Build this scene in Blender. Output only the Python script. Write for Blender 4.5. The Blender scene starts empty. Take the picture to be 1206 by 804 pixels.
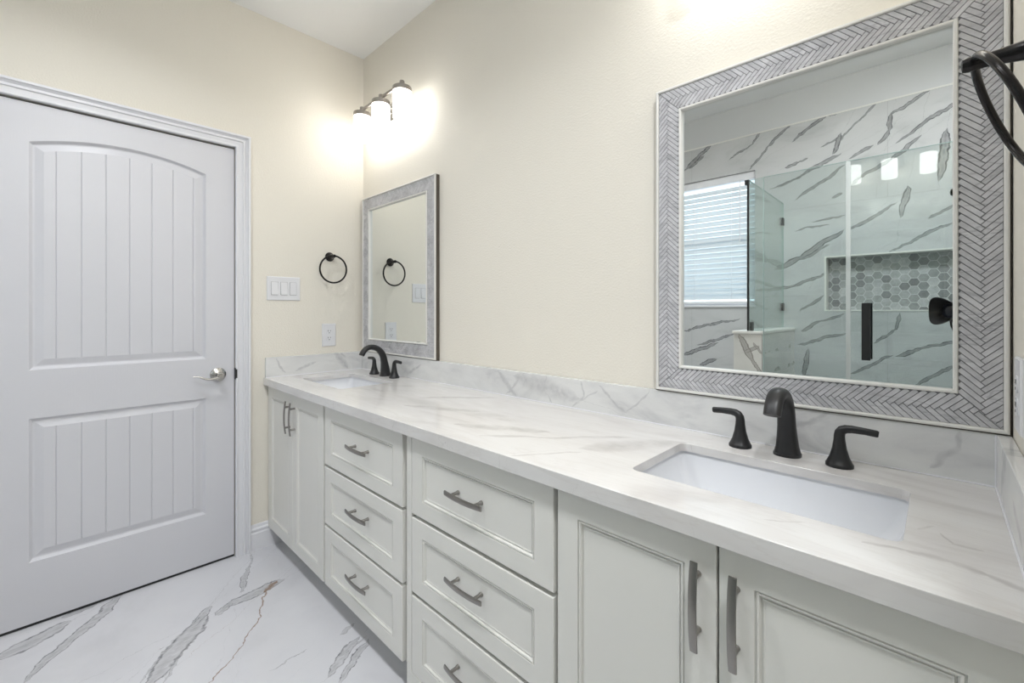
import bpy, bmesh, math, random
from mathutils import Vector, Matrix
random.seed(7)
PI = math.pi
S = bpy.context.scene
COL = S.collection

# ---------------------------------------------------------------- measured layout
RW, RF, RH = 2.635, -2.30, 2.765       # vanity wall length, far wall, ceiling
RX = 2.95                              # far right wall beyond the short return
ZC = 0.879                             # countertop height
YF = -0.535                            # cabinet front plane

# ---------------------------------------------------------------- camera
FPX = 520.5
YAW = math.atan2(504.0, FPX)
CAM = (2.533, -1.3096, 1.2275)
cd = bpy.data.cameras.new('view_camera')
cam = bpy.data.objects.new('view_camera', cd); COL.objects.link(cam)
cam.location = CAM
cam.rotation_euler = (PI / 2, 0, YAW)
cd.sensor_width = 36.0
cd.lens = FPX / 1206.0 * 36.0
cd.shift_y = -(402.0 - 366.0) / 1206.0
cd.clip_start = 0.01
S.camera = cam

# ---------------------------------------------------------------- world, exposure, big lights
S.view_settings.view_transform = 'Standard'
S.view_settings.look = 'None'
S.view_settings.gamma = 1.0
S.view_settings.use_curve_mapping = False
S.view_settings.exposure = 0.9
S.cycles.use_denoising = True
S.cycles.max_bounces = 14
S.cycles.transparent_max_bounces = 16
S.cycles.glossy_bounces = 8
S.cycles.transmission_bounces = 10
S.cycles.sample_clamp_indirect = 6.0
W = bpy.data.worlds.new('daylight'); S.world = W; W.use_nodes = True
wb = W.node_tree.nodes['Background']
wb.inputs[0].default_value = (0.80, 0.90, 1.0, 1); wb.inputs[1].default_value = 1.6

SHADE_STRENGTH = 5.0
def area_light(name, loc, rot, sx, sy, power, color):
    l = bpy.data.lights.new(name, 'AREA'); l.shape = 'RECTANGLE'; l.size = sx; l.size_y = sy
    l.energy = power; l.color = color
    o = bpy.data.objects.new(name, l); COL.objects.link(o); o.location = loc; o.rotation_euler = rot
    return o
# three unseen fill lights added to brighten the room, and the sky outside the window
FILL_LAMPS = [(0.95, -1.30, 5.0, 140), (1.95, -1.30, 2.5, 140), (2.79, -1.15, 12.0, 180)]
for x, y, e, spread in FILL_LAMPS:
    l = bpy.data.lights.new('added_fill_beam', 'AREA'); l.shape = 'DISK'; l.size = 0.16
    l.energy = e; l.color = (0.94, 0.965, 1.0); l.spread = math.radians(spread)
    o = bpy.data.objects.new('added_fill_beam', l); COL.objects.link(o); o.location = (x, y, RH - .004)
area_light('window_sky_light', (1.10, -2.62, 1.77), (PI / 2, 0, PI), 0.9, 1.0, 22.0, (0.80, 0.90, 1.0))

# ---------------------------------------------------------------- mesh helpers
class MB:
    def __init__(s): s.v = []; s.f = []; s.m = []
    def add(s, vs, fs, mi=0):
        n = len(s.v); s.v += [tuple(v) for v in vs]
        for f in fs: s.f.append([i + n for i in f]); s.m.append(mi)
    def box(s, x0, x1, y0, y1, z0, z1, mi=0):
        vs = [(x, y, z) for z in (z0, z1) for y in (y0, y1) for x in (x0, x1)]
        s.add(vs, [(0,2,3,1),(4,5,7,6),(0,1,5,4),(2,6,7,3),(0,4,6,2),(1,3,7,5)], mi)
    def obox(s, mat, hx, hy, hz, mi=0):
        vs = [mat @ Vector((x, y, z)) for z in (-hz, hz) for y in (-hy, hy) for x in (-hx, hx)]
        s.add(vs, [(0,2,3,1),(4,5,7,6),(0,1,5,4),(2,6,7,3),(0,4,6,2),(1,3,7,5)], mi)
    def loft(s, rings, cap0=True, cap1=True, closed=False, mi=0):
        n = len(rings[0]); vs = [p for r in rings for p in r]; fs = []
        R = len(rings)
        for i in range(R if closed else R - 1):
            j = (i + 1) % R
            for k in range(n):
                k2 = (k + 1) % n
                fs.append((i*n+k, i*n+k2, j*n+k2, j*n+k))
        if not closed:
            if cap0: fs.append(tuple(range(n))[::-1])
            if cap1: fs.append(tuple((R-1)*n + k for k in range(n)))
        s.add(vs, fs, mi)
    def lathe(s, prof, o=(0,0,0), axis='z', seg=32, mi=0, cap0=True, cap1=True):
        rings = []
        for r, h in prof:
            ring = []
            for k in range(seg):
                a = 2*PI*k/seg; p, q = r*math.cos(a), r*math.sin(a)
                v = {'z': (p, q, h), 'y': (p, h, -q), 'x': (h, p, q)}[axis]
                ring.append((o[0]+v[0], o[1]+v[1], o[2]+v[2]))
            rings.append(ring)
        s.loft(rings, cap0, cap1, mi=mi)
    def tube(s, path, radii, seg=14, ref=(0,0,1), closed=False, mi=0, power=2.0):
        """sections (ra, rb) along a path: ra along the side vector, rb along the other"""
        P = [Vector(p) for p in path]; n = len(P); rings = []
        side = None
        for i in range(n):
            if closed: t = P[(i+1) % n] - P[i-1]
            else: t = P[min(i+1, n-1)] - P[max(i-1, 0)]
            t.normalize()
            if side is None:
                side = Vector(ref).cross(t)
                if side.length < 1e-4: side = Vector((1,0,0)).cross(t)
            side = (side - t*side.dot(t)).normalized()
            up = t.cross(side)
            r = radii[i] if isinstance(radii, list) else radii
            ra, rb = r if isinstance(r, tuple) else (r, r)
            ring = []
            for k in range(seg):
                a = 2*PI*k/seg
                c_, s_ = math.cos(a), math.sin(a)
                e = 2.0/power
                ring.append(P[i] + side*(ra*math.copysign(abs(c_)**e, c_)) + up*(rb*math.copysign(abs(s_)**e, s_)))
            rings.append(ring)
        s.loft(rings, closed=closed, mi=mi)
    def build(s, name, mat, parent=None, smooth=None, bevel=0, bseg=2, loc=None):
        me = bpy.data.meshes.new(name); me.from_pydata(s.v, [], s.f)
        mats = mat if isinstance(mat, (list, tuple)) else [mat]
        for m in mats: me.materials.append(m)
        for p, mi in zip(me.polygons, s.m): p.material_index = mi
        bm = bmesh.new(); bm.from_mesh(me)
        bmesh.ops.remove_doubles(bm, verts=bm.verts, dist=1e-6)
        bmesh.ops.recalc_face_normals(bm, faces=bm.faces)
        bm.to_mesh(me); bm.free()
        if smooth is not None:
            for p in me.polygons: p.use_smooth = True
            me.set_sharp_from_angle(angle=math.radians(smooth))
        o = bpy.data.objects.new(name, me); COL.objects.link(o)
        if loc: o.location = loc
        if parent: o.parent = parent
        if bevel:
            b = o.modifiers.new('edges', 'BEVEL'); b.width = bevel; b.segments = bseg; b.limit_method = 'ANGLE'
            b.angle_limit = math.radians(40); b.harden_normals = False
        return o

def tag(o, label=None, cat=None, group=None, kind=None):
    if label: o['label'] = label
    if cat: o['category'] = cat
    if group: o['group'] = group
    if kind: o['kind'] = kind
    return o
def thing(name, loc, label, cat, group=None, rz=0):
    o = bpy.data.objects.new(name, None); COL.objects.link(o); o.location = loc; o.rotation_euler = (0, 0, rz)
    o.empty_display_size = 0.05
    return tag(o, label, cat, group)
def copy_tree(o, parent=None):
    kids = list(o.children)
    c = o.copy(); COL.objects.link(c)
    if parent: c.parent = parent
    for k in kids: copy_tree(k, c)
    return c
def struct(o): o['kind'] = 'structure'; return o

def area2(P): return sum(P[i-1][0]*P[i][1] - P[i][0]*P[i-1][1] for i in range(len(P)))
def inset_poly(P, d):
    """inset a convex CCW polygon by d with mitred corners"""
    n = len(P); out = []
    for i in range(n):
        a, b, c = Vector(P[i-1]), Vector(P[i]), Vector(P[(i+1) % n])
        e1 = (b-a).normalized(); e2 = (c-b).normalized()
        n1 = Vector((-e1.y, e1.x)); n2 = Vector((-e2.y, e2.x))
        k = n1 + n2; k = k / max(1e-6, k.dot(n1))
        out.append((b.x + k.x*d, b.y + k.y*d))
    return out
def clip_half(P, nx, ny, c):
    """keep points with nx*x+ny*y <= c"""
    out = []
    for i in range(len(P)):
        a, b = P[i-1], P[i]
        da, db = nx*a[0]+ny*a[1]-c, nx*b[0]+ny*b[1]-c
        if (da <= 0) != (db <= 0):
            t = da/(da-db); out.append((a[0]+(b[0]-a[0])*t, a[1]+(b[1]-a[1])*t))
        if db <= 0: out.append(b)
    return out
def rect(a0, a1, b0, b1): return [(a0,b0),(a1,b0),(a1,b1),(a0,b1)]
def rrect(a0, a1, b0, b1, r, seg=6):
    P = []
    for cx, cy, s0 in ((a1-r,b0+r,-90),(a1-r,b1-r,0),(a0+r,b1-r,90),(a0+r,b0+r,180)):
        for k in range(seg+1):
            a = math.radians(s0 + 90*k/seg); P.append((cx+r*math.cos(a), cy+r*math.sin(a)))
    return P
def plate_mesh(outer, holes, h0, h1):
    """flat plate with holes, from a 2D curve fill; returns verts, faces with local z h0..h1"""
    cu = bpy.data.curves.new('tmp', 'CURVE'); cu.dimensions = '2D'; cu.fill_mode = 'BOTH'; cu.extrude = abs(h1-h0)/2
    for P in [outer] + list(holes):
        sp = cu.splines.new('POLY'); sp.points.add(len(P)-1)
        for q, p in zip(sp.points, P): q.co = (p[0], p[1], 0, 1)
        sp.use_cyclic_u = True
    o = bpy.data.objects.new('tmp', cu); COL.objects.link(o)
    dg = bpy.context.evaluated_depsgraph_get(); me = bpy.data.meshes.new_from_object(o.evaluated_get(dg))
    vs = [(v.co.x, v.co.y, v.co.z + (h0+h1)/2) for v in me.vertices]; fs = [list(p.vertices) for p in me.polygons]
    bpy.data.objects.remove(o); bpy.data.curves.remove(cu); bpy.data.meshes.remove(me)
    return vs, fs

# ---------------------------------------------------------------- materials
class NT:
    def __init__(s, name):
        s.mat = bpy.data.materials.new(name); s.mat.use_nodes = True; s.t = s.mat.node_tree
        s.bsdf = s.t.nodes['Principled BSDF']; s.out = s.t.nodes['Material Output']
    def n(s, typ, **kw):
        nd = s.t.nodes.new(typ)
        for k, v in kw.items(): setattr(nd, k, v)
        return nd
    def link(s, a, b): s.t.links.new(a, b)
    def setin(s, sock, v):
        if isinstance(v, bpy.types.NodeSocket): s.link(v, sock)
        else: sock.default_value = v
    def math(s, op, a, b=None, c=None, clamp=False):
        m = s.n('ShaderNodeMath', operation=op, use_clamp=clamp)
        s.setin(m.inputs[0], a)
        if b is not None: s.setin(m.inputs[1], b)
        if c is not None: s.setin(m.inputs[2], c)
        return m.outputs[0]
    def coord(s): return s.n('ShaderNodeTexCoord').outputs['Object']
    def gpos(s): return s.n('ShaderNodeNewGeometry').outputs['Position']
    def noise(s, vec, scale, detail=4, rough=.5, dist=0):
        q = s.n('ShaderNodeTexNoise'); s.link(vec, q.inputs['Vector'])
        q.inputs['Scale'].default_value = scale; q.inputs['Detail'].default_value = detail
        q.inputs['Roughness'].default_value = rough; q.inputs['Distortion'].default_value = dist
        return q.outputs['Fac']
    def noisec(s, vec, scale, detail=3):
        q = s.n('ShaderNodeTexNoise'); s.link(vec, q.inputs['Vector']); q.inputs['Scale'].default_value = scale; q.inputs['Detail'].default_value = detail
        return q.outputs['Color']
    def ramp(s, fac, stops):
        r = s.n('ShaderNodeValToRGB'); s.link(fac, r.inputs[0]); e = r.color_ramp.elements
        while len(e) < len(stops): e.new(0.5)
        for el, (p, c) in zip(e, stops):
            el.position = p; el.color = (*c, 1) if len(c) == 3 else c
        return r.outputs[0]
    def g(s, fac, stops): return s.ramp(fac, [(p, (v, v, v)) for p, v in stops])
    def mix(s, fac, a, b, blend='MIX'):
        m = s.n('ShaderNodeMix', data_type='RGBA', blend_type=blend)
        s.setin(m.inputs['Factor'], fac)
        s.setin(m.inputs['A'], a if isinstance(a, bpy.types.NodeSocket) else (*a, 1))
        s.setin(m.inputs['B'], b if isinstance(b, bpy.types.NodeSocket) else (*b, 1))
        return m.outputs['Result']
    def mapping(s, vec, loc=(0,0,0), rot=(0,0,0), scale=(1,1,1), typ='POINT'):
        m = s.n('ShaderNodeMapping', vector_type=typ); s.link(vec, m.inputs['Vector'])
        m.inputs['Location'].default_value = loc; m.inputs['Rotation'].default_value = rot; m.inputs['Scale'].default_value = scale
        return m.outputs['Vector']
    def bump(s, h, strength, dist=0.002):
        b = s.n('ShaderNodeBump'); b.inputs['Strength'].default_value = strength; b.inputs['Distance'].default_value = dist
        s.link(h, b.inputs['Height']); s.link(b.outputs[0], s.bsdf.inputs['Normal'])
    def base(s, col): s.setin(s.bsdf.inputs['Base Color'], col if isinstance(col, bpy.types.NodeSocket) else (*col, 1))
    def set(s, **kw):
        for k, v in kw.items(): s.bsdf.inputs[k.replace('_', ' ')].default_value = v
        return s
    def veins(s, vec2, veins, stops, k=1.0):
        """mineral veins of a marble as short warped strokes in the slab's own plane; returns 0..1"""
        acc = None
        for ax, ay, bx, by, w in veins:
            ex = .12; ax, ay, bx, by = ax-(bx-ax)*ex, ay-(by-ay)*ex, bx+(bx-ax)*ex, by+(by-ay)*ex; w = w*k
            L = math.hypot(bx-ax, by-ay)
            m = s.mapping(vec2, (ax, ay, 0), (0, 0, math.atan2(by-ay, bx-ax)), (L, w, 1), 'TEXTURE')
            sp = s.n('ShaderNodeSeparateXYZ'); s.link(m, sp.inputs[0])
            a = s.math('MULTIPLY_ADD', sp.outputs[0], 2.1, -1.05)
            a = s.math('MULTIPLY', a, a)
            t_ = s.math('MAXIMUM', s.math('MULTIPLY_ADD', s.math('MULTIPLY', a, a), -1.2, 1.2), .02)
            q = s.g(s.math('DIVIDE', s.math('ABSOLUTE', sp.outputs[1]), t_), stops)
            acc = q if acc is None else s.math('MAXIMUM', acc, q)
        return acc
    def plane(s, a, b, amp, scale, amp2=0, scale2=40):
        """(a, b) components of world position in a plane as XY, warped by noise"""
        p = s.gpos(); sp = s.n('ShaderNodeSeparateXYZ'); s.link(p, sp.inputs[0])
        cb = s.n('ShaderNodeCombineXYZ'); s.link(sp.outputs[a], cb.inputs[0]); s.link(sp.outputs[b], cb.inputs[1])
        v = cb.outputs[0]
        for am, sc in ((amp, scale), (amp2, scale2)):
            if not am: continue
            nz = s.noisec(p, sc, 3)
            su = s.n('ShaderNodeVectorMath', operation='SUBTRACT'); s.link(nz, su.inputs[0]); su.inputs[1].default_value = (.5, .5, .5)
            sc_ = s.n('ShaderNodeVectorMath', operation='SCALE'); s.link(su.outputs[0], sc_.inputs[0]); sc_.inputs['Scale'].default_value = am
            ad = s.n('ShaderNodeVectorMath', operation='ADD'); s.link(v, ad.inputs[0]); s.link(sc_.outputs[0], ad.inputs[1])
            v = ad.outputs[0]
        return v

def simple(name, col, rough=.5, metal=0, spec=.5, bump=None, coat=0):
    t = NT(name); c = t.coord()
    v = t.noise(c, 9, 3)
    t.base(t.mix(v, tuple(max(0, x*.96) for x in col), tuple(min(1, x*1.03) for x in col)))
    t.set(Roughness=rough, Metallic=metal)
    t.bsdf.inputs['Specular IOR Level'].default_value = spec
    if coat: t.bsdf.inputs['Coat Weight'].default_value = coat; t.bsdf.inputs['Coat Roughness'].default_value = .05
    if bump: t.bump(t.noise(c, bump[0], 3), bump[1], bump[2])
    return t.mat

def m_paint(name, col, strength=.6, sc=150):
    t = NT(name); p = t.gpos()
    t.base(t.mix(t.noise(p, 2.0, 3), tuple(x*.98 for x in col), tuple(x*1.01 for x in col)))
    t.set(Roughness=.62); t.bsdf.inputs['Specular IOR Level'].default_value = .3
    h = t.noise(p, sc, 3, .55)
    t.bump(h, strength, .0025)
    return t.mat

STOP_DARK = [(0, .60), (.50, .45), (.72, 1.0), (.90, .8), (1, 0)]
STOP_FLOOR = [(0, .45), (.62, .28), (.80, .95), (.92, .7), (1, 0)]
STOP_SOFT = [(0, .85), (.5, .6), (1, 0)]
STOP_LINE = [(0, 1), (.45, .8), (1, 0)]
V_WALL = [(1.04, 2.377, 1.242, 2.532, 0.017), (1.075, 2.383, 1.183, 2.453, 0.0102), (1.392, 2.396, 1.528, 2.464, 0.0064), (1.528, 2.464, 1.607, 2.554, 0.0078), (1.522, 2.283, 1.64, 2.404, 0.0093), (1.64, 2.404, 1.783, 2.527, 0.0105), (1.798, 2.422, 1.984, 2.525, 0.013), (1.984, 2.525, 2.057, 2.53, 0.0084), (1.752, 2.237, 1.823, 2.262, 0.0119), (1.823, 2.262, 1.883, 2.271, 0.0058), (1.715, 2.113, 1.868, 2.17, 0.0089), (1.868, 2.17, 2.057, 2.257, 0.0142), (1.828, 2.014, 2.071, 2.16, 0.0114), (2.025, 2.277, 2.071, 2.382, 0.0167), (1.96, 2.338, 2.071, 2.371, 0.0056), (1.672, 2.109, 1.902, 2.18, 0.0059), (2.025, 1.968, 2.079, 1.992, 0.0111), (1.922, 1.837, 2.079, 1.859, 0.0071), (1.813, 1.787, 1.988, 1.805, 0.0058), (1.688, 1.53, 1.848, 1.596, 0.0208), (1.848, 1.596, 2.066, 1.744, 0.0199), (1.853, 1.584, 1.997, 1.657, 0.0086), (1.579, 1.37, 1.813, 1.404, 0.0121), (1.813, 1.404, 1.969, 1.478, 0.0116), (1.838, 1.233, 1.969, 1.33, 0.0101), (1.026, 1.068, 1.428, 1.163, 0.01), (1.033, 0.874, 1.28, 0.976, 0.0169), (1.15, 0.963, 1.404, 1.047, 0.0116), (1.163, 0.795, 1.274, 0.844, 0.0167), (1.843, 1.099, 1.955, 1.153, 0.0116), (1.955, 1.153, 2.075, 1.205, 0.0084), (1.843, 1.005, 2.075, 1.078, 0.0114), (1.688, 0.797, 1.731, 0.921, 0.0181), (1.858, 0.79, 1.883, 0.961, 0.0174), (2.124, 0.828, 2.315, 0.951, 0.0107), (2.351, 0.953, 2.461, 1.001, 0.0128), (2.461, 1.001, 2.589, 1.062, 0.0099), (2.442, 0.788, 2.589, 0.912, 0.0111), (2.247, 1.036, 2.331, 1.118, 0.0079), (2.331, 1.118, 2.366, 1.212, 0.0104), (2.066, 2.344, 2.238, 2.532, 0.0068), (2.251, 2.273, 2.307, 2.342, 0.0105), (2.307, 2.342, 2.323, 2.437, 0.0157), (2.323, 2.437, 2.486, 2.526, 0.0102), (2.355, 2.272, 2.592, 2.421, 0.0113), (2.119, 2.045, 2.319, 2.172, 0.0107), (2.319, 2.172, 2.446, 2.262, 0.0128), (2.529, 2.007, 2.561, 2.26, 0.0246), (2.119, 1.759, 2.331, 1.878, 0.0107), (2.366, 1.805, 2.393, 1.97, 0.0205), (2.331, 1.602, 2.575, 1.73, 0.0101), (2.497, 1.775, 2.592, 1.844, 0.0098), (2.124, 2.214, 2.222, 2.265, 0.0108)]
V_FLOOR = [(0.002, -1.129, 0.338, -1.372, 0.0207), (0.069, -1.285, 0.151, -1.458, 0.0324), (-0.008, -1.2, 0.01, -1.289, 0.0151), (0.403, -0.894, 0.662, -1.086, 0.0338), (0.361, -0.857, 0.437, -0.948, 0.0182), (0.372, -0.597, 0.408, -0.804, 0.0272), (0.406, -0.791, 0.434, -0.858, 0.0148), (0.029, -0.624, 0.156, -0.666, 0.0057), (0.156, -0.666, 0.327, -0.742, 0.0116), (0.965, -0.515, 1.045, -0.665, 0.016), (1.005, -0.500, 1.100, -0.650, 0.013), (0.978, -0.499, 1.004, -0.621, 0.0039), (0.882, -0.498, 0.897, -0.547, 0.0067), (0.882, -0.679, 0.888, -0.795, 0.002), (0.432, -0.947, 0.632, -1.115, 0.0046), (0.505, -0.939, 0.695, -1.055, 0.004)]
V_RUST = [(0.359, -0.636, 0.55, -0.739, 0.0064), (0.55, -0.739, 0.686, -0.829, 0.0055), (0.686, -0.829, 0.802, -0.951, 0.0043), (0.367, -0.61, 0.409, -0.672, 0.0262)]
V_COUNTER = [(1.043, -0.277, 1.24, -0.087, 0.0176), (1.8, -0.543, 1.893, -0.418, 0.0062), (1.622, -0.474, 1.75, -0.373, 0.0106), (1.75, -0.373, 1.915, -0.214, 0.0128), (2.492, -0.454, 2.538, -0.449, 0.0088), (2.538, -0.449, 2.572, -0.462, 0.0101), (2.572, -0.462, 2.608, -0.474, 0.0092), (2.453, -0.462, 2.492, -0.454, 0.0059), (2.543, -0.34, 2.554, -0.375, 0.0025), (2.554, -0.375, 2.583, -0.366, 0.0048), (2.322, -0.487, 2.377, -0.446, 0.003), (2.511, -0.344, 2.529, -0.315, 0.0035), (1.889, -0.375, 2.034, -0.153, 0.0387), (1.474, -0.451, 1.71, -0.329, 0.027), (1.131, -0.412, 1.372, -0.294, 0.0249)]
V_SPLASH = [(1.21, 0.976, 1.299, 0.891, 0.0117), (1.35, 0.979, 1.26, 0.893, 0.0052), (1.459, 0.977, 1.455, 0.925, 0.0039), (1.455, 0.925, 1.492, 0.885, 0.0039), (1.619, 0.978, 1.633, 0.929, 0.0052), (1.633, 0.929, 1.589, 0.887, 0.0052), (1.703, 0.973, 1.746, 0.933, 0.0052), (1.746, 0.933, 1.799, 0.899, 0.0052), (1.879, 0.975, 1.805, 0.903, 0.0039), (1.689, 0.954, 1.629, 0.917, 0.0039), (2.564, 0.977, 2.559, 0.948, 0.0052), (2.559, 0.948, 2.521, 0.899, 0.0065), (2.341, 0.989, 2.277, 0.937, 0.0078), (0.635, 0.951, 0.519, 0.897, 0.0078), (1.317, 0.959, 1.593, 0.918, 0.0338)]

# ---- surfaces
PAINT = m_paint('cream_wall_paint', (0.825, 0.785, 0.70))
CEIL = m_paint('white_ceiling_paint', (0.86, 0.86, 0.85), .25, 120)
GREYPAINT = m_paint('pale_upper_wall_paint', (0.66, 0.67, 0.68), .25)
def m_trim(name, col, rough=.32):
    t = NT(name); c = t.coord()
    t.base(t.mix(t.noise(c, 5, 2), tuple(x*.985 for x in col), col)); t.set(Roughness=rough)
    return t.mat
TRIM = m_trim('white_trim_paint', (0.80, 0.80, 0.83))
def m_door():
    t = NT('white_door_paint'); c = t.coord()
    m = t.mapping(c, scale=(40, 40, 3))
    t.base(t.mix(t.noise(c, 4, 2), (0.655, 0.655, 0.69), (0.675, 0.675, 0.71))); t.set(Roughness=.36)
    t.bump(t.noise(m, 6, 4, .6), .10, .0015)
    return t.mat
DOORM = m_door()
CAB = m_trim('off_white_cabinet_paint', (0.80, 0.79, 0.745), .34)
CABIN = simple('cabinet_side_edge', (0.50, 0.49, 0.42), .5)

def m_counter():
    t = NT('cream_grey_counter_marble')
    p = t.gpos()
    st = t.mapping(p, rot=(0, 0, math.radians(-40)), scale=(1.0, 3.4, 3.4))
    nz = t.noise(st, 2.0, 4, .52, 1.1)
    c = t.ramp(nz, [(.28, (.60, .575, .56)), (.42, (.70, .68, .665)), (.55, (.745, .73, .715)), (.8, (.77, .76, .75))])
    st2 = t.mapping(p, loc=(3, 1, 0), rot=(0, 0, math.radians(-38)), scale=(1.6, 16.0, 9.0))
    n2 = t.noise(st2, 1.5, 5, .6, 1.0)
    thin = t.g(t.math('ABSOLUTE', t.math('SUBTRACT', n2, .5)), [(0, .16), (.010, .10), (.03, 0)])
    c = t.mix(thin, c, (.52, .48, .44))
    v = t.veins(t.plane(0, 1, .05, 7, .012, 40), V_COUNTER, STOP_SOFT)
    br = t.math('MULTIPLY', v, t.g(t.noise(p, 30, 3), [(.3, .3), (.65, .75)]))
    c = t.mix(br, c, (.44, .41, .40))
    t.base(c); t.set(Roughness=.13)
    return t.mat
COUNTER = m_counter()
def m_splash(axis=0, mine=V_SPLASH):
    t = NT('grey_cloud_backsplash_marble')
    p = t.gpos()
    n1 = t.noise(t.mapping(p, rot=(0, .6, 0), scale=(2.2, 2.2, 4.0)), 1.7, 6, .6, .8)
    c = t.ramp(n1, [(.32, (.56, .56, .57)), (.46, (.70, .70, .695)), (.62, (.77, .77, .76))])
    v = t.veins(t.plane(axis, 2, .03, 14, .010, 60), mine, STOP_SOFT)
    br = t.math('MULTIPLY', v, t.g(t.noise(p, 45, 3), [(.3, .3), (.65, .8)]))
    c = t.mix(br, c, (.43, .43, .445))
    t.base(c); t.set(Roughness=.16)
    return t.mat
SPLASH = m_splash()
SPLASH_END = m_splash(1, [(-.185, .985, -.110, .895, .020), (-.15, .985, -.12, .955, .007), (-.50, .97, -.46, .90, .006), (-.30, .94, -.40, .905, .010)])
def m_floor():
    t = NT('white_veined_floor_porcelain')
    p = t.gpos()
    c = t.ramp(t.noise(p, 2.5, 5, .6, .5), [(.3, (.63, .63, .66)), (.5, (.69, .69, .72)), (.7, (.715, .715, .74))])
    q = t.plane(0, 1, .06, 8, .022, 48)
    v = t.veins(q, V_FLOOR, STOP_FLOOR)
    v = t.math('MULTIPLY', v, t.g(t.noise(t.mapping(p, rot=(0, 0, .85), scale=(1.6, .5, 1)), 34, 6, .75), [(.33, .2), (.50, .7), (.64, 1)]))
    c = t.mix(v, c, (.10, .10, .11))
    r = t.veins(q, V_RUST, STOP_LINE, .62)
    c = t.mix(t.math('MULTIPLY', r, .85), c, t.mix(t.noise(p, 25, 2), (.20, .085, .025), (.26, .18, .12)))
    # the same stone carries on under the rest of the room
    far = t.mapping(p, rot=(0, 0, math.radians(38)), scale=(1.0, 4.5, 1))
    n3 = t.noise(far, 1.3, 6, .6, 1.2)
    fv = t.g(t.math('ABSOLUTE', t.math('SUBTRACT', n3, .5)), [(0, .7), (.010, .45), (.022, 0)])
    sp = t.n('ShaderNodeSeparateXYZ'); t.link(p, sp.inputs[0])
    fv = t.math('MULTIPLY', fv, t.g(sp.outputs[0], [(.0, 0), (1.0, 0)])) if False else fv
    msk = t.math('GREATER_THAN', t.math('ADD', sp.outputs[0], t.math('MULTIPLY', sp.outputs[1], -.3)), 1.55)
    c = t.mix(t.math('MULTIPLY', fv, msk), c, (.32, .32, .34))
    t.base(c); t.set(Roughness=.10)
    return t.mat
FLOOR = m_floor()
def m_tile(zone):
    t = NT('white_grey_veined_wall_tile')
    p = t.gpos()
    n1 = t.noise(t.mapping(p, rot=(0, -.6, 0), scale=(1, 1, 2.2)), 2.2, 6, .6, .8)
    c = t.ramp(n1, [(.30, (.50, .505, .51)), (.48, (.595, .60, .605)), (.7, (.63, .635, .64))])
    q = t.plane(0, 2, .06, 6, .020, 38)
    x0, x1, z0, z1 = zone
    mine = [k for k in V_WALL if max(k[0], k[2]) > x0-.04 and min(k[0], k[2]) < x1+.04 and max(k[1], k[3]) > z0-.04 and min(k[1], k[3]) < z1+.04]
    v = t.veins(q, mine, STOP_DARK, .80)
    v = t.math('MULTIPLY', v, t.g(t.noise(p, 30, 6, .75), [(.30, .55), (.56, 1)]))
    c = t.mix(v, c, (.06, .063, .068))
    # joints of the large format tiles
    sp = t.n('ShaderNodeSeparateXYZ'); t.link(p, sp.inputs[0])
    cb = t.n('ShaderNodeCombineXYZ'); t.link(t.math('ADD', sp.outputs[0], t.math('MULTIPLY', sp.outputs[1], 1.0)), cb.inputs[0]); t.link(t.math('SUBTRACT', sp.outputs[2], .12), cb.inputs[1])
    b = t.n('ShaderNodeTexBrick'); b.offset = .5
    for k, x in (('Scale', 1.0), ('Mortar Size', .0016), ('Mortar Smooth', 0), ('Brick Width', 1.21), ('Row Height', .605)): b.inputs[k].default_value = x
    t.link(cb.outputs[0], b.inputs['Vector'])
    c = t.mix(t.math('MULTIPLY', b.outputs['Fac'], .45), c, (.40, .40, .40))
    t.base(c); t.set(Roughness=.12)
    return t.mat
TZ = 2.530
ZONES = [(0, 1.62, 0, 1.90), (0, 1.62, 1.90, TZ), (1.62, 1.97, 0, TZ), (1.97, RX, 0, 1.212), (1.97, RX, 1.212, 1.935), (1.97, 2.40, 1.935, TZ), (2.40, RX, 1.935, TZ)]
ZTILE = [m_tile(z) for z in ZONES]
TILE = ZTILE[0]
def m_pony():
    t = NT('warm_veined_half_wall_tile'); p = t.gpos()
    c = t.ramp(t.noise(p, 3, 5, .6, .5), [(.3, (.66, .65, .62)), (.6, (.76, .75, .72))])
    v = t.veins(t.plane(0, 2, .03, 10, .014, 45), [(1.69, 1.08, 1.75, .95, .016), (1.75, .95, 1.80, .86, .009), (1.72, .99, 1.79, 1.02, .010), (1.765, 1.04, 1.80, .985, .007)], STOP_DARK)
    c = t.mix(v, c, (.27, .25, .23))
    t.base(c); t.set(Roughness=.14); return t.mat
PONY = m_pony()
def m_glass(name, tint, edge=False):
    t = NT(name); t.t.nodes.remove(t.bsdf)
    tr = t.n('ShaderNodeBsdfTransparent'); tr.inputs[0].default_value = (*tint, 1)
    gl = t.n('ShaderNodeBsdfGlossy'); gl.inputs['Roughness'].default_value = 0.0; gl.inputs['Color'].default_value = (1, 1, 1, 1)
    fr = t.n('ShaderNodeFresnel'); bf = t.n('ShaderNodeNewGeometry').outputs['Backfacing']; t.link(t.math('MULTIPLY_ADD', bf, 1/1.5-1.5, 1.5), fr.inputs['IOR'])
    mx = t.n('ShaderNodeMixShader'); t.link(fr.outputs[0], mx.inputs[0]); t.link(tr.outputs[0], mx.inputs[1]); t.link(gl.outputs[0], mx.inputs[2])
    t.link(mx.outputs[0], t.out.inputs['Surface']); return t.mat
GLASS = m_glass('greenish_shower_glass', (0.875, 0.912, 0.903))
PANE = m_glass('clear_window_glass', (0.96, 0.98, 0.98))
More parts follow.
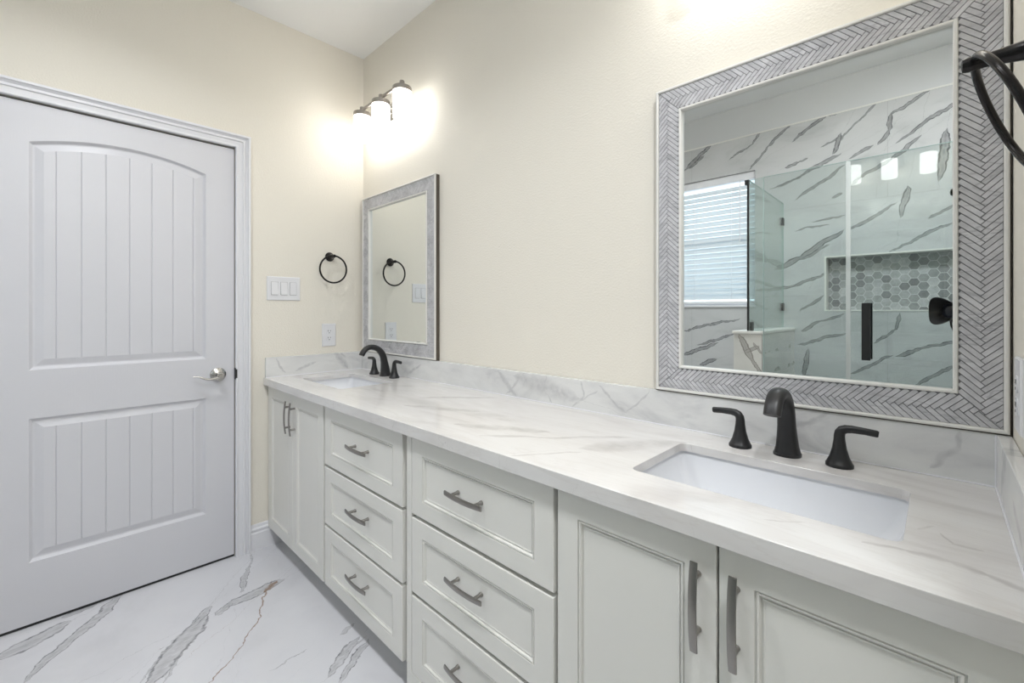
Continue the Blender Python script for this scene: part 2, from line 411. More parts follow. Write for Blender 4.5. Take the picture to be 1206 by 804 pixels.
def m_metal(name, col, rough, aniso=0):
    t = NT(name); c = t.coord()
    t.base(t.mix(t.noise(t.mapping(c, scale=(60, 60, 600)), 1, 2), tuple(x*.93 for x in col), col)); t.set(Metallic=1.0, Roughness=rough); return t.mat
CAPM = m_metal('brushed_bronze_nickel', (0.45, 0.42, 0.39), .34)
def m_seal():
    t = NT('clear_door_seal'); t.t.nodes.remove(t.bsdf)
    tr = t.n('ShaderNodeBsdfTransparent'); d = t.n('ShaderNodeBsdfDiffuse'); d.inputs[0].default_value = (.8, .83, .83, 1)
    mx = t.n('ShaderNodeMixShader'); mx.inputs[0].default_value = .45
    t.link(tr.outputs[0], mx.inputs[1]); t.link(d.outputs[0], mx.inputs[2]); t.link(mx.outputs[0], t.out.inputs['Surface']); return t.mat
SEAL = m_seal()
GEDGE = simple('polished_glass_edge', (0.42, 0.55, 0.52), .1)
def m_mirror():
    t = NT('silvered_mirror'); t.base((0.80, 0.83, 0.83)); t.set(Metallic=1.0, Roughness=0.0); return t.mat
MIRROR = m_mirror()
def m_mosaic():
    t = NT('grey_marble_herringbone'); p = t.gpos()
    at = t.n('ShaderNodeAttribute', attribute_name='stone'); 
    c = t.ramp(t.noise(t.mapping(p, rot=(.3, .5, .2), scale=(1, 1, 1)), 22, 6, .65, .6), [(.3, (.47, .468, .485)), (.5, (.565, .562, .58)), (.72, (.66, .658, .67))])
    dk = t.g(at.outputs['Fac'], [(0, .90), (.5, 1.0), (1, 1.07)])
    c = t.mix(1.0, c, dk, 'MULTIPLY')
    n2 = t.noise(t.mapping(p, rot=(0, .7, 0), scale=(3, 3, 14)), 1.4, 4, .6, .8)
    c = t.mix(t.g(t.math('ABSOLUTE', t.math('SUBTRACT', n2, .5)), [(0, .5), (.008, .3), (.02, 0)]), c, (.28, .28, .30))
    t.base(c); t.set(Roughness=.30); return t.mat
MOSAIC = m_mosaic()
GROUT = simple('grey_grout', (0.20, 0.20, 0.21), .8)
def m_hex():
    t = NT('grey_hexagon_marble'); p = t.gpos()
    at = t.n('ShaderNodeAttribute', attribute_name='stone')
    c = t.ramp(at.outputs['Fac'], [(0, (.22, .22, .225)), (.35, (.36, .36, .365)), (.7, (.47, .47, .475)), (1, (.58, .58, .58))])
    n = t.noise(p, 38, 5, .65, .5)
    c = t.mix(1.0, c, t.g(n, [(.3, .8), (.7, 1.15)]), 'MULTIPLY')
    t.base(c); t.set(Roughness=.2); return t.mat
HEX = m_hex()
HEXGROUT = simple('white_grout', (0.66, 0.66, 0.65), .7)
FRAMEW = m_trim('mirror_frame_off_white', (0.80, 0.79, 0.755), .3)
PORCELAIN = simple('white_sink_porcelain', (0.79, 0.80, 0.83), .07)
BLACK = simple('matte_black_metal', (0.014, 0.014, 0.015), .38, .0, .5)
BLACKG = simple('oiled_black_metal', (0.022, 0.020, 0.020), .24, .6, .5)
NICKEL = m_metal('brushed_nickel', (0.56, 0.545, 0.52), .26)
PULLM = m_metal('brushed_dark_nickel', (0.34, 0.325, 0.305), .34)
PLASTIC = simple('white_switch_plastic', (0.78, 0.78, 0.80), .3)
SLOT = simple('dark_slot', (0.05, 0.05, 0.05), .6)
FRAMEDGE = simple('dark_brown_frame_edge', (0.085, 0.07, 0.055), .5)
SHADEGREY = simple('painted_switch_shade', (0.30, 0.30, 0.31), .5)  # grey that paints the shadow line round the switch rockers
GAPSHADE = simple('painted_gap_shade', (0.02, 0.02, 0.02), .7)  # near-black used as painted shade in the door gap
def m_shade():
    t = NT('lit_opal_glass'); t.base((.9, .9, .88)); t.set(Roughness=.3)
    t.bsdf.inputs['Emission Color'].default_value = (1.0, 0.98, 0.945, 1); t.bsdf.inputs['Emission Strength'].default_value = SHADE_STRENGTH; return t.mat
OPAL = m_shade()
def m_diffuser():
    t = NT('lit_fill_diffuser'); t.base((.9, .9, .9)); t.bsdf.inputs['Emission Color'].default_value = (.95, .97, 1, 1); t.bsdf.inputs['Emission Strength'].default_value = 2.0; return t.mat
DIFFUSER = m_diffuser()  # glowing face of the added ceiling fill lights
def m_slat():
    t = NT('white_blind_slat'); t.t.nodes.remove(t.bsdf)
    d = t.n('ShaderNodeBsdfDiffuse'); d.inputs[0].default_value = (.86, .87, .88, 1)
    tr = t.n('ShaderNodeBsdfTranslucent'); tr.inputs[0].default_value = (.80, .86, .88, 1)
    mx = t.n('ShaderNodeMixShader'); mx.inputs[0].default_value = .35
    t.link(d.outputs[0], mx.inputs[1]); t.link(tr.outputs[0], mx.inputs[2]); t.link(mx.outputs[0], t.out.inputs['Surface']); return t.mat
SLAT = m_slat()
RUBBER = simple('black_rubber', (0.02, 0.02, 0.02), .6)
LENS = simple('dark_lens_glass', (0.01, 0.012, 0.02), .03)

# ---------------------------------------------------------------- room shell
b = MB(); b.box(-.12, RX+.12, RF-.18, .12, -.12, 0); struct(b.build('floor', FLOOR))
b = MB(); b.box(-.12, RX+.12, RF-.18, .12, RH, RH+.12); struct(b.build('ceiling', CEIL))
b = MB(); b.box(-.12, RX+.12, 0, .12, 0, RH); struct(b.build('wall_back', PAINT))
# left wall, with the recess of the door
DY1, DY0, DZ = -.688, -1.500, 2.040
def to_left(vs): return [(z, x, y) for x, y, z in vs]
b = MB()
vs, fs = plate_mesh([(RF-.06, 0), (DY0-.004, 0), (DY0-.004, DZ+.004), (DY1+.004, DZ+.004), (DY1+.004, 0), (0, 0), (0, RH), (RF-.06, RH)], [], -.05, 0)
b.add(to_left(vs), fs)
b.box(-.12, -.05, RF-.18, 0, 0, RH)
wl = struct(b.build('wall_left', PAINT))
# right wall: a short return beside the counter, then the wider part with the shower
b = MB(); b.box(RW, RX+.12, -.80, 0, 0, RH); b.box(RX, RX+.12, -1.50, -.80, 0, RH); b.box(RX, RX+.12, RF-.18, -1.50, 0, RH, 1)
struct(b.build('wall_right', [PAINT, TILE]))
# far wall: tile with the window and the niche cut out, paint above the tile
WX0, WX1, WZ0, WZ1 = .66, 1.556, 1.268, 2.266
NX0, NX1, NZ0, NZ1 = 1.984, 2.74, 1.233, 1.584
def to_far(vs): return [(x, z, y) for x, y, z in vs]
b = MB()
L_ = [(0, 0), (1.62, 0), (1.62, 1.90), (WX1, 1.90), (WX1, WZ0), (WX0, WZ0), (WX0, 1.90), (0, 1.90)]
U_ = [(0, 1.90), (WX0, 1.90), (WX0, WZ1), (WX1, WZ1), (WX1, 1.90), (1.62, 1.90), (1.62, TZ), (0, TZ)]
for zi, z in enumerate(ZONES):
    outline = L_ if zi == 0 else U_ if zi == 1 else rect(*z)
    holes = [rect(NX0, NX1, NZ0, NZ1)[::-1]] if zi == 4 else []
    vs, fs = plate_mesh(outline, holes, RF-.09, RF); b.add(to_far(vs), fs, zi)
vs, fs = plate_mesh(rect(0, RX, 0, TZ), [rect(WX0, WX1, WZ0, WZ1)[::-1]], RF-.15, RF-.0905); b.add(to_far(vs), fs, 0)
b.box(0, RX, RF-.15, RF-.008, TZ, RH, len(ZONES))
wf = struct(b.build('wall_front', ZTILE + [GREYPAINT]))
# niche: hexagon mosaic back and pale edge trim
def stone_attr(o, vals):
    at = o.data.attributes.new('stone', 'FLOAT', 'FACE')
    for i, v in enumerate(vals): at.data[i].value = v
hv = MB(); vals = []; R_ = .0290; hgt = R_*2; 
rowh = R_*1.5; colw = R_*math.sqrt(3)
r_i = 0; x = NX0
# flat-sided hexagons with points left and right
sx, sz = R_*1.5, R_*math.sqrt(3)
ci = 0; x = NX0
while x < NX1 + R_:
    z = NZ0 - R_ + (sz/2 if ci % 2 else 0)
    while z < NZ1 + R_:
        P = [(x + (R_-.0018)*math.cos(a*PI/3), z + (R_-.0018)*math.sin(a*PI/3)) for a in range(6)]
        for nx, ny, c in ((-1,0,-(NX0+.002)), (1,0,NX1-.002), (0,-1,-(NZ0+.002)), (0,1,NZ1-.002)):
            P = clip_half(P, nx, ny, c) if P else P
        if len(P) > 2 and abs(area2(P)) > 2e-6:
            hv.add([(q[0], RF-.0875, q[1]) for q in P], [tuple(range(len(P)))]); vals.append(random.random())
        z += sz
    ci += 1; x += sx
ho = hv.build('niche_mosaic', HEX, wf); stone_attr(ho, vals)
g = MB(); g.box(NX0+.001, NX1-.001, RF-.0903, RF-.088, NZ0+.001, NZ1-.001); g.build('niche_grout', HEXGROUT, wf)
def ring_rect(x0, x1, z0, z1, prof, conv, closed=True):
    """moulding swept round a rectangle; prof = (outset, height) pairs; conv maps (a, b, h) to 3D"""
    m = MB(); rings = []
    for o_, h in prof:
        rings.append([conv(x0-o_, z0-o_, h), conv(x1+o_, z0-o_, h), conv(x1+o_, z1+o_, h), conv(x0-o_, z1+o_, h)])
    m.loft(rings, closed=True, cap0=False, cap1=False); return m
m = ring_rect(NX0, NX1, NZ0, NZ1, [(-.002, -.088), (-.002, .003), (.007, .003), (.007, -.002), (-.0005, -.002), (-.0005, -.088)], lambda a, c, h: (a, RF+h, c))
m.build('niche_edge', FRAMEW, wf)
m = MB(); m.box(.0, RX, RF-.004, RF+.004, TZ-.004, TZ+.006); m.build('tile_edge', FRAMEW, wf)
# window
fr = ring_rect(WX0+.03, WX1-.03, WZ0+.03, WZ1-.03, [(0, -.13), (0, -.09), (.0295, -.09), (.0295, -.13)], lambda a, c, h: (a, RF+h, c))
fr.box(WX0+.03, WX1-.03, RF-.125, RF-.095, 1.74, 1.785)
wn = struct(fr.build('window_1', TRIM))
m = MB(); m.box(WX0+.03, WX1-.03, RF-.113, RF-.109, WZ0+.03, WZ1-.03); m.build('pane', PANE, wn)
m = MB(); m.box(WX0-.004, WX1+.004, RF-.088, RF+.012, WZ0-.012, WZ0+.006); m.build('sill', TRIM, wn, bevel=.003)

# baseboard and door casing
def extr_y(prof, y0, y1, x=0.0):
    m = MB(); m.loft([[(x+p, y, z) for p, z in prof] for y in (y0, y1)]); return m
BBP = [(0, 0), (.015, 0), (.015, .086), (.010, .091), (.0095, .097), (.0125, .101), (.0125, .107), (.0065, .114), (.0055, .124), (.003, .130), (0, .130)]
struct(extr_y(BBP, -.6185, -.445).build('baseboard_left', TRIM, smooth=25))
CP = [(0.003, 0), (0.003, .010), (.006, .0145), (.012, .0145), (.0145, .0075), (.018, .0070), (.034, .0110), (.036, .0175), (.042, .0185), (.0445, .0110), (.048, .0105), (.055, .0170), (.058, .0245), (.066, .0245), (.069, .018), (.069, 0)]
m = MB(); rings = []
for o_, h in CP:
    y1, y0, z = DY1 + o_, DY0 - o_, DZ + o_
    rings.append([(h, y1, 0), (h, y1, z), (h, y0, z), (h, y0, 0)])
n = 4; vsx = [p for r in rings for p in r]; fsx = []
for i in range(len(rings)-1):
    for k in range(3): fsx.append((i*4+k, i*4+k+1, (i+1)*4+k+1, (i+1)*4+k))
fsx += [tuple(i*4 for i in range(len(rings))), tuple(i*4+3 for i in range(len(rings)))]
m.add(vsx, fsx)
struct(m.build('trim_1', TRIM, smooth=20))
m = MB()
m.loft([[(p, y, z) for p, z in BBP] for y in (RF+.002, DY0-.0705)])
struct(m.build('baseboard_left.001', TRIM, smooth=25))

# ---------------------------------------------------------------- the panelled door
def door():
    XF = -.005; TH = .035
    def P3(y, z, dep): return (XF - dep, y, z)
    st = .118
    yl, yr = DY0 + .118, DY1 - .118
    # panel outlines, counter-clockwise in (y, z)
    low = rect(yl, yr, .250, .808)
    za, zs = 1.934, 1.884
    hw = (yr-yl)/2; rise = za - zs; Rr = (hw*hw + rise*rise)/(2*rise); cy = (yl+yr)/2; zc_ = za - Rr
    def low_loop(d): return rect(yl+d, yr-d, .250+d, .808-d)
    def up_loop(d):
        am = math.asin((hw-d)/(Rr-d))
        return [(yl+d, .997+d), (yr-d, .997+d)] + [(cy + (Rr-d)*math.sin(am - 2*am*k/24), zc_ + (Rr-d)*math.cos(am - 2*am*k/24)) for k in range(25)]
    low, up = low_loop(0), up_loop(0)
    m = MB()
    g = .0
    vs, fs = plate_mesh(rect(DY0, DY1, .012, DZ-.004), [low[::-1], up[::-1]], -.003, .0)
    m.add([P3(x, y, -z) for x, y, z in vs], fs)
    b2 = MB()
    m.box(XF-TH, XF-.018, DY0, DY1, .012, DZ-.004)
    for (x0, x1, z0, z1) in ((DY0, DY0+.004, .012, DZ-.004), (DY1-.004, DY1, .012, DZ-.004)):
        m.box(XF-.0185, XF-.0005, x0, x1, z0, z1)
    m.box(XF-.0185, XF-.0005, DY0, DY1, .012, .016); m.box(XF-.0185, XF-.0005, DY0, DY1, DZ-.008, DZ-.004)
    ys = [-1.308, -1.235, -1.161, -1.085, -1.009, -.933, -.856]
    for O in (low_loop, up_loop):
        prof = [(0, 0), (.002, .002), (.009, .0115), (.012, .0125), (.016, .0125), (.040, .0050)]
        loops = [O(i) for i, d in prof]
        rings = [[P3(p[0], p[1], d) for p in L] for L, (i, d) in zip(loops, prof)]
        m.loft(rings, cap0=False, cap1=False)
        F = loops[-1]; D = .0050; gw = .0022; gd = .0030
        cuts = []
        last = -9
        for yk in ys: cuts += [(yk-gw, D), (yk, D+gd), (yk+gw, D)]
        bounds = [(-9, D)] + cuts + [(9, D)]
        for (a, da), (c, dc) in zip(bounds[:-1], bounds[1:]):
            Q = clip_half(clip_half(F, -1, 0, -a), 1, 0, c)
            if len(Q) < 3: continue
            out = []
            for q in Q:
                t = 0 if c == a else min(1, max(0, (q[0]-a)/(c-a)))
                d = da + (dc-da)*t if a > -8 and c < 8 else D
                out.append(P3(q[0], q[1], d))
            m.add(out, [tuple(range(len(out)))])
    o = m.build('door_1', DOORM, smooth=12); struct(o)
    h = MB(); y0, z0 = -.757, .9165
    h.lathe([(.0, XF-.0005), (.034, XF), (.034, XF+.004), (.031, XF+.008), (.022, XF+.011), (.0135, XF+.014), (.0125, XF+.035), (.0135, XF+.040), (.0135, XF+.056), (.010, XF+.060), (0, XF+.061)], (0, y0, z0), 'x', 32)
    hd = h.build('door_handle', NICKEL, o, smooth=35)
    l = MB(); pth = []; rad = []
    for k in range(15):
        t = k/14; y = y0 + .006 - .112*t
        pth.append((XF+.050 + .006*math.sin(PI*t) - .010*t, y, z0 - .004 - .010*math.sin(PI*min(1, t*1.25)) + .008*max(0, t-.5)*2*math.sin(PI*(t-.5)*1.3)))
        rad.append((.0075 - .0025*t, .0085-.0052*t))
    l.tube(pth, rad, 12, ref=(0, 0, 1)); l.build('lever', NICKEL, hd, smooth=40)
    s = MB(); s.box(-.004, .0145, DY1+.0004, DY1+.0029, .887, .943); s.box(.0122, .0158, DY1+.0004, DY1+.0090, .893, .937); s.build('strike_plate', BLACK, o)
    gs = MB()   # dark strips standing in for the shade in the gap round the leaf
    gs.box(-.0495, XF-.014, DY0-.0035, DY0-.0002, .0, DZ); gs.box(-.0495, XF-.014, DY1+.0002, DY1+.0035, 0, DZ+.003); gs.box(-.0495, XF-.014, DY0, DY1, DZ-.0035, DZ+.003)
    gs.box(-.0495, XF-.004, DY0, DY1, .0005, .0115)
    gs.build('leaf_gap_shade', GAPSHADE, o)
door()

# ---------------------------------------------------------------- vanity cabinets
def front_mesh(x0, x1, z0, z1, fx, fz, th=.020):
    """five-piece front with a stepped bead round a flat panel, facing -y at YF"""
    m = MB(); O = rect(x0, x1, z0, z1)
    # (inset, depth) from the front face inwards: bead, groove, bead, panel
    seq = [(0, .0015, None), (.0015, 0, None)]
    def ring(ix, iz, d): return [(x0+ix, YF+d, z0+iz), (x1-ix, YF+d, z0+iz), (x1-ix, YF+d, z1-iz), (x0+ix, YF+d, z1-iz)]
    rings = [ring(0, 0, th), ring(0, 0, .0015), ring(.0015, .0015, 0)]
    for e, d in ((0, 0), (.0006, .0036), (.0024, .0036), (.0036, .0006), (.0066, .0014), (.0085, .0050), (.0092, .0078), (.0112, .0078), (.0120, .0052), (.0150, .0064), (.0165, .0064)):
        rings.append(ring(fx+e, fz+e, d))
    m.loft(rings)
    return m
def pull(parent, cx, cz, vertical, length=.152):
    m = MB(); out = .0205; n = 13; rings = []
    hw, th = .0073, .0032
    for k in range(n):
        t = -1 + 2*k/(n-1); s_ = t*length/2
        y = YF - out - .0065*(1-t*t)
        dy = .0075*2*t/(length/2)
        nrm = Vector((-dy, -1)).normalized() if False else Vector((0, -1))
        w = hw*(1 - .10*abs(t)**4)
        sec = [(-w, .0), (-w*.92, -th*.7), (-w*.5, -th), (w*.5, -th), (w*.92, -th*.7), (w, 0), (w*.9, th*.5), (-w*.9, th*.5)]
        rings.append([((cx + a, y + c, cz + s_) if vertical else (cx + s_, y + c, cz + a)) for a, c in sec])
    m.loft(rings)
    for sg in (-1, 1):
        p = sg*.048
        o = (cx, 0, cz + p) if vertical else (cx + p, 0, cz)
        m.lathe([(.0062, YF+.0085), (.0062, YF+.002), (.0048, YF-.002), (.0048, YF-out-.003)], o, 'y', 16)
    return m.build('pull_handle', PULLM, parent, smooth=40)
TOPZ, BOTZ = .835, .100
def carcass(x0, x1, stile_l, stile_r, mids=()):
    m = MB(); yb, yf = -.004, YF + .021; t = .016
    m.box(x0, x0+t, yf+.019, yb, BOTZ, ZC-.038); m.box(x1-t, x1, yf+.019, yb, BOTZ, ZC-.038)
    m.box(x0+t, x1-t, yf+.019, yb, BOTZ, BOTZ+t); m.box(x0+t, x1-t, yb-.008, yb, BOTZ+t, ZC-.038)
    # face frame
    m.box(x0, x0+stile_l, yf, yf+.019, BOTZ+.003, ZC-.038); m.box(x1-stile_r, x1, yf, yf+.019, BOTZ+.003, ZC-.038)
    m.box(x0+stile_l, x1-stile_r, yf, yf+.019, ZC-.085, ZC-.038); m.box(x0+stile_l, x1-stile_r, yf, yf+.019, BOTZ+.003, BOTZ+.035)
    for z in mids: m.box(x0+stile_l, x1-stile_r, yf, yf+.019, z-.02, z+.02)
    # toe board
    m.box(x0, x1, -.455, -.440, 0, BOTZ+.001)
    m.box(x0, x0+t, -.440, yb, 0, BOTZ); m.box(x1-t, x1, -.440, yb, 0, BOTZ)
    return m
ROWS = [(.596, TOPZ), (.352, .584), (BOTZ, .340)]
PZ = [.722, .481, .237]
def door_cabinet(name, x0, x1, dl, dr, label):
    t = thing(name, (x0, 0, 0), label, 'cabinet', 'vanity cabinets under the counter')
    off = Vector((-x0, 0, 0))
    c = carcass(x0, x1, .03, .03, ()).build('body', CAB, t); c.location = off
    for (a, e), hx in ((dl, dl[1]-.030), (dr, dr[0]+.028)):
        d = front_mesh(a, e, BOTZ, TOPZ, .054, .052).build('door', CAB, t); d.location = off
        pull(d, hx, .725, True)
    return t
def drawer_cabinet(name, x0, x1, f0, f1, label, pc):
    t = thing(name, (x0, 0, 0), label, 'cabinet', 'vanity cabinets under the counter')
    off = Vector((-x0, 0, 0))
    c = carcass(x0, x1, .025, .025, (.590, .346)).build('body', CAB, t); c.location = off
    for (z0, z1), pz in zip(ROWS, PZ):
        d = front_mesh(f0, f1, z0, z1, .057, .050).build('drawer', CAB, t); d.location = off
        pull(d, pc, pz, False)
    return t, off
door_cabinet('sink_cabinet', .004, .695, (.007, .3445), (.3475, .690), 'off-white two-door vanity cabinet against the door wall, under the far sink')
drawer_cabinet('drawer_cabinet', .696, 1.308, .704, 1.292, 'off-white three-drawer cabinet beside the far two-door cabinet', 1.010)
t, off = drawer_cabinet('drawer_cabinet', 1.309, 1.916, 1.3465, 1.912, 'off-white three-drawer cabinet nearer the camera, with a footed side stile', 1.617)
m = MB(); vs, fs = plate_mesh([(1.3195, 0), (1.350, 0), (1.355, .05), (1.372, .080), (1.400, .0885), (1.400, .0985), (1.3448, .0985), (1.3448, TOPZ), (1.3195, TOPZ)], [], YF, YF+.0205)
m.add([(x, z, y) for x, y, z in vs], fs)
c = m.build('foot_stile', CAB, t); c.location = off
door_cabinet('sink_cabinet', 1.917, 2.630, (1.9235, 2.2625), (2.2665, 2.612), 'off-white two-door vanity cabinet nearest the camera, under the near sink')

# ---------------------------------------------------------------- countertop
SINK_SIDE = -1
SINKS = [(.388, .2255), (2.267, .2255)]
SY0, SY1 = -.427, -.155
ct = thing('countertop', (0, -.55, ZC), 'long polished cream marble countertop with two sink cutouts, over the cabinets', 'countertop')
b = MB()
vs, fs = plate_mesh(rect(.001, RW-.001, -.556, -.001), [rrect(c-h, c+h, SY0, SY1, .018)[::-1] for c, h in SINKS], ZC-.020, ZC)
b.add(vs, fs)
vs, fs = plate_mesh(rect(.001, RW-.001, -.556, -.001), [rrect(c-h-.030, c+h+.030, SY0-.030, SY1+.030, .018)[::-1] for c, h in SINKS], ZC-.037, ZC-.020)
b.add(vs, fs); o = b.build('slab', COUNTER, ct, bevel=.0032, bseg=3); o.location = (0, .55, -ZC)
o.modifiers['edges'].limit_method = 'WEIGHT'     # round the top and bottom arrises only
bm = bmesh.new(); bm.from_mesh(o.data); wt = bm.edges.layers.float.new('bevel_weight_edge')
for e in bm.edges:
    if len(e.link_faces) == 2 and e.calc_face_angle(0) > .7 and (all(abs(v.co.z - ZC) < 1e-4 for v in e.verts) or all(abs(v.co.z - ZC + .037) < 1e-4 and v.co.y < -.55 for v in e.verts)): e[wt] = 1.0
bm.to_mesh(o.data); bm.free()
def backsplash(x0, x1, y0, y1, label, line):
    t = thing('backsplash', ((x0+x1)/2, (y0+y1)/2, ZC), label, 'backsplash', 'marble backsplash strips')
    off = (-(x0+x1)/2, -(y0+y1)/2, -ZC)
    b = MB(); b.box(x0, x1, y0, y1, ZC+.0005, .984); o = b.build('slab', SPLASH if x1-x0 > .1 else SPLASH_END, t, bevel=.0015); o.location = off
    b = MB()
    for l in line: b.tube(l, .0019, 8)
    o = b.build('caulk_line', TRIM, t); o.location = off
zc = ZC + .0012
backsplash(.0205, RW-.0225, -.020, -.001, 'long grey-veined marble backsplash along the wall under both mirrors', [[(.02, -.0205, zc), (RW-.022, -.0205, zc)]])
backsplash(.001, .020, -.550, -.001, 'short marble backsplash strip on the door wall at the far end of the counter', [[(.0205, -.55, zc), (.0205, -.02, zc)]])
backsplash(RW-.022, RW-.001, -.550, -.001, 'short marble backsplash strip on the right wall near the camera', [[(RW-.0225, -.55, zc), (RW-.0225, -.02, zc)], [(RW-.0225, -.0205, ZC+.001), (RW-.0225, -.0205, .983)]])
def sink(cx, hw, label):
    t = thing('sink', (cx, (SY0+SY1)/2, ZC-.20), label, 'sink', 'undermount sinks')
    hy = (SY1-SY0)/2; m = MB(); Z = .20 - .0212
    lev = [(.022, 0), (-.005, -.0001), (-.0045, -.012), (.004, -.05), (.020, -.095), (.035, -.118), (.055, -.130), (.085, -.136), (.118, -.139)]
    rings = []
    for ins, dz in lev:
        if dz == 0: ins = -.020
        r = max(.012, .020 + max(0, ins)*.35)
        rings.append([(x, y, Z + dz) for x, y in rrect(-hw+ins*1.5 if ins > 0 else -hw+ins, hw-ins*1.5 if ins > 0 else hw-ins, -hy+ins, hy-ins, r, 6)])
    m.loft(rings, cap0=False, cap1=True)
    o = m.build('basin', PORCELAIN, t, smooth=45)
    so = o.modifiers.new('wall', 'SOLIDIFY'); so.thickness = .009; so.offset = SINK_SIDE
    d = MB(); d.lathe([(0, Z-.1385), (.022, Z-.1385), (.024, Z-.1365), (.020, Z-.1345), (.016, Z-.136), (.012, Z-.133), (0, Z-.132)], (0, .02, 0), 'z', 24); d.build('drain', BLACKG, t, smooth=40)
    return t
sink(*SINKS[0], 'white rectangular undermount sink at the far end, by the door wall')
sink(*SINKS[1], 'white rectangular undermount sink nearest the camera, under the big mirror')

# ---------------------------------------------------------------- faucets
def faucet(cx, label):
    t = thing('faucet', (cx, -.075, ZC), label, 'faucet', 'black widespread faucets')
    Y = -.075
    def bez(P, n):
        out = []
        for k in range(n+1):
            u = k/n; Q = [Vector(p) for p in P]
            while len(Q) > 1: Q = [Q[i].lerp(Q[i+1], u) for i in range(len(Q)-1)]
            out.append(Q[0])
        return out
    m = MB()
    path = [Vector((0, 0, 0)), Vector((0, 0, .005)), Vector((0, 0, .007)), Vector((0, -.0005, .022)), Vector((0, -.002, .045)), Vector((0, -.006, .072))] + bez([(0, -.010, .096), (0, -.024, .152), (0, -.075, .172), (0, -.115, .168), (0, -.136, .118)], 16)
    R = [(.0295, .0295), (.0295, .0295), (.0275, .0275), (.0240, .0245), (.0215, .0215), (.0195, .0180)]
    for k in range(17):
        u = k/16; R.append((.0190 - .0015*u, .0165 - .0050*u if u < .8 else .0125 - .001*(u-.8)))
    m.tube(path, R, 24, ref=(0, 1, 0), power=2.4)
    m.build('spout', BLACK, t, smooth=40)
    for sg in (-1, 1):
        h = MB(); x0 = sg*.1035; y0 = -.008
        pth = [(0, 0, 0), (0, 0, .006), (0, 0, .0085), (0, 0, .022), (0, 0, .040), (0, 0, .058), (0, 0, .068), (sg*.0012, 0, .0755), (sg*.005, 0, .0815), (sg*.012, 0, .0850), (sg*.022, 0, .0862), (sg*.045, 0, .0858), (sg*.066, 0, .0840), (sg*.0685, 0, .0837)]
        rr = [(.0265, .0265), (.0265, .0265), (.0245, .0245), (.0185, .0185), (.0138, .0138), (.0112, .0112), (.0106, .0106), (.0103, .0098), (.0099, .0088), (.0093, .0078), (.0086, .0066), (.0078, .0055), (.0076, .0050), (.0060, .0035)]
        h.tube([(x0+a, y0+c, z) for a, c, z in pth], rr, 20, ref=(0, 1, 0))
        h.build('handle', BLACK, t, smooth=40)
    return t
faucet(.388, 'matte black widespread faucet with two levers at the far sink')
faucet(2.267, 'matte black widespread faucet with two levers at the near sink')

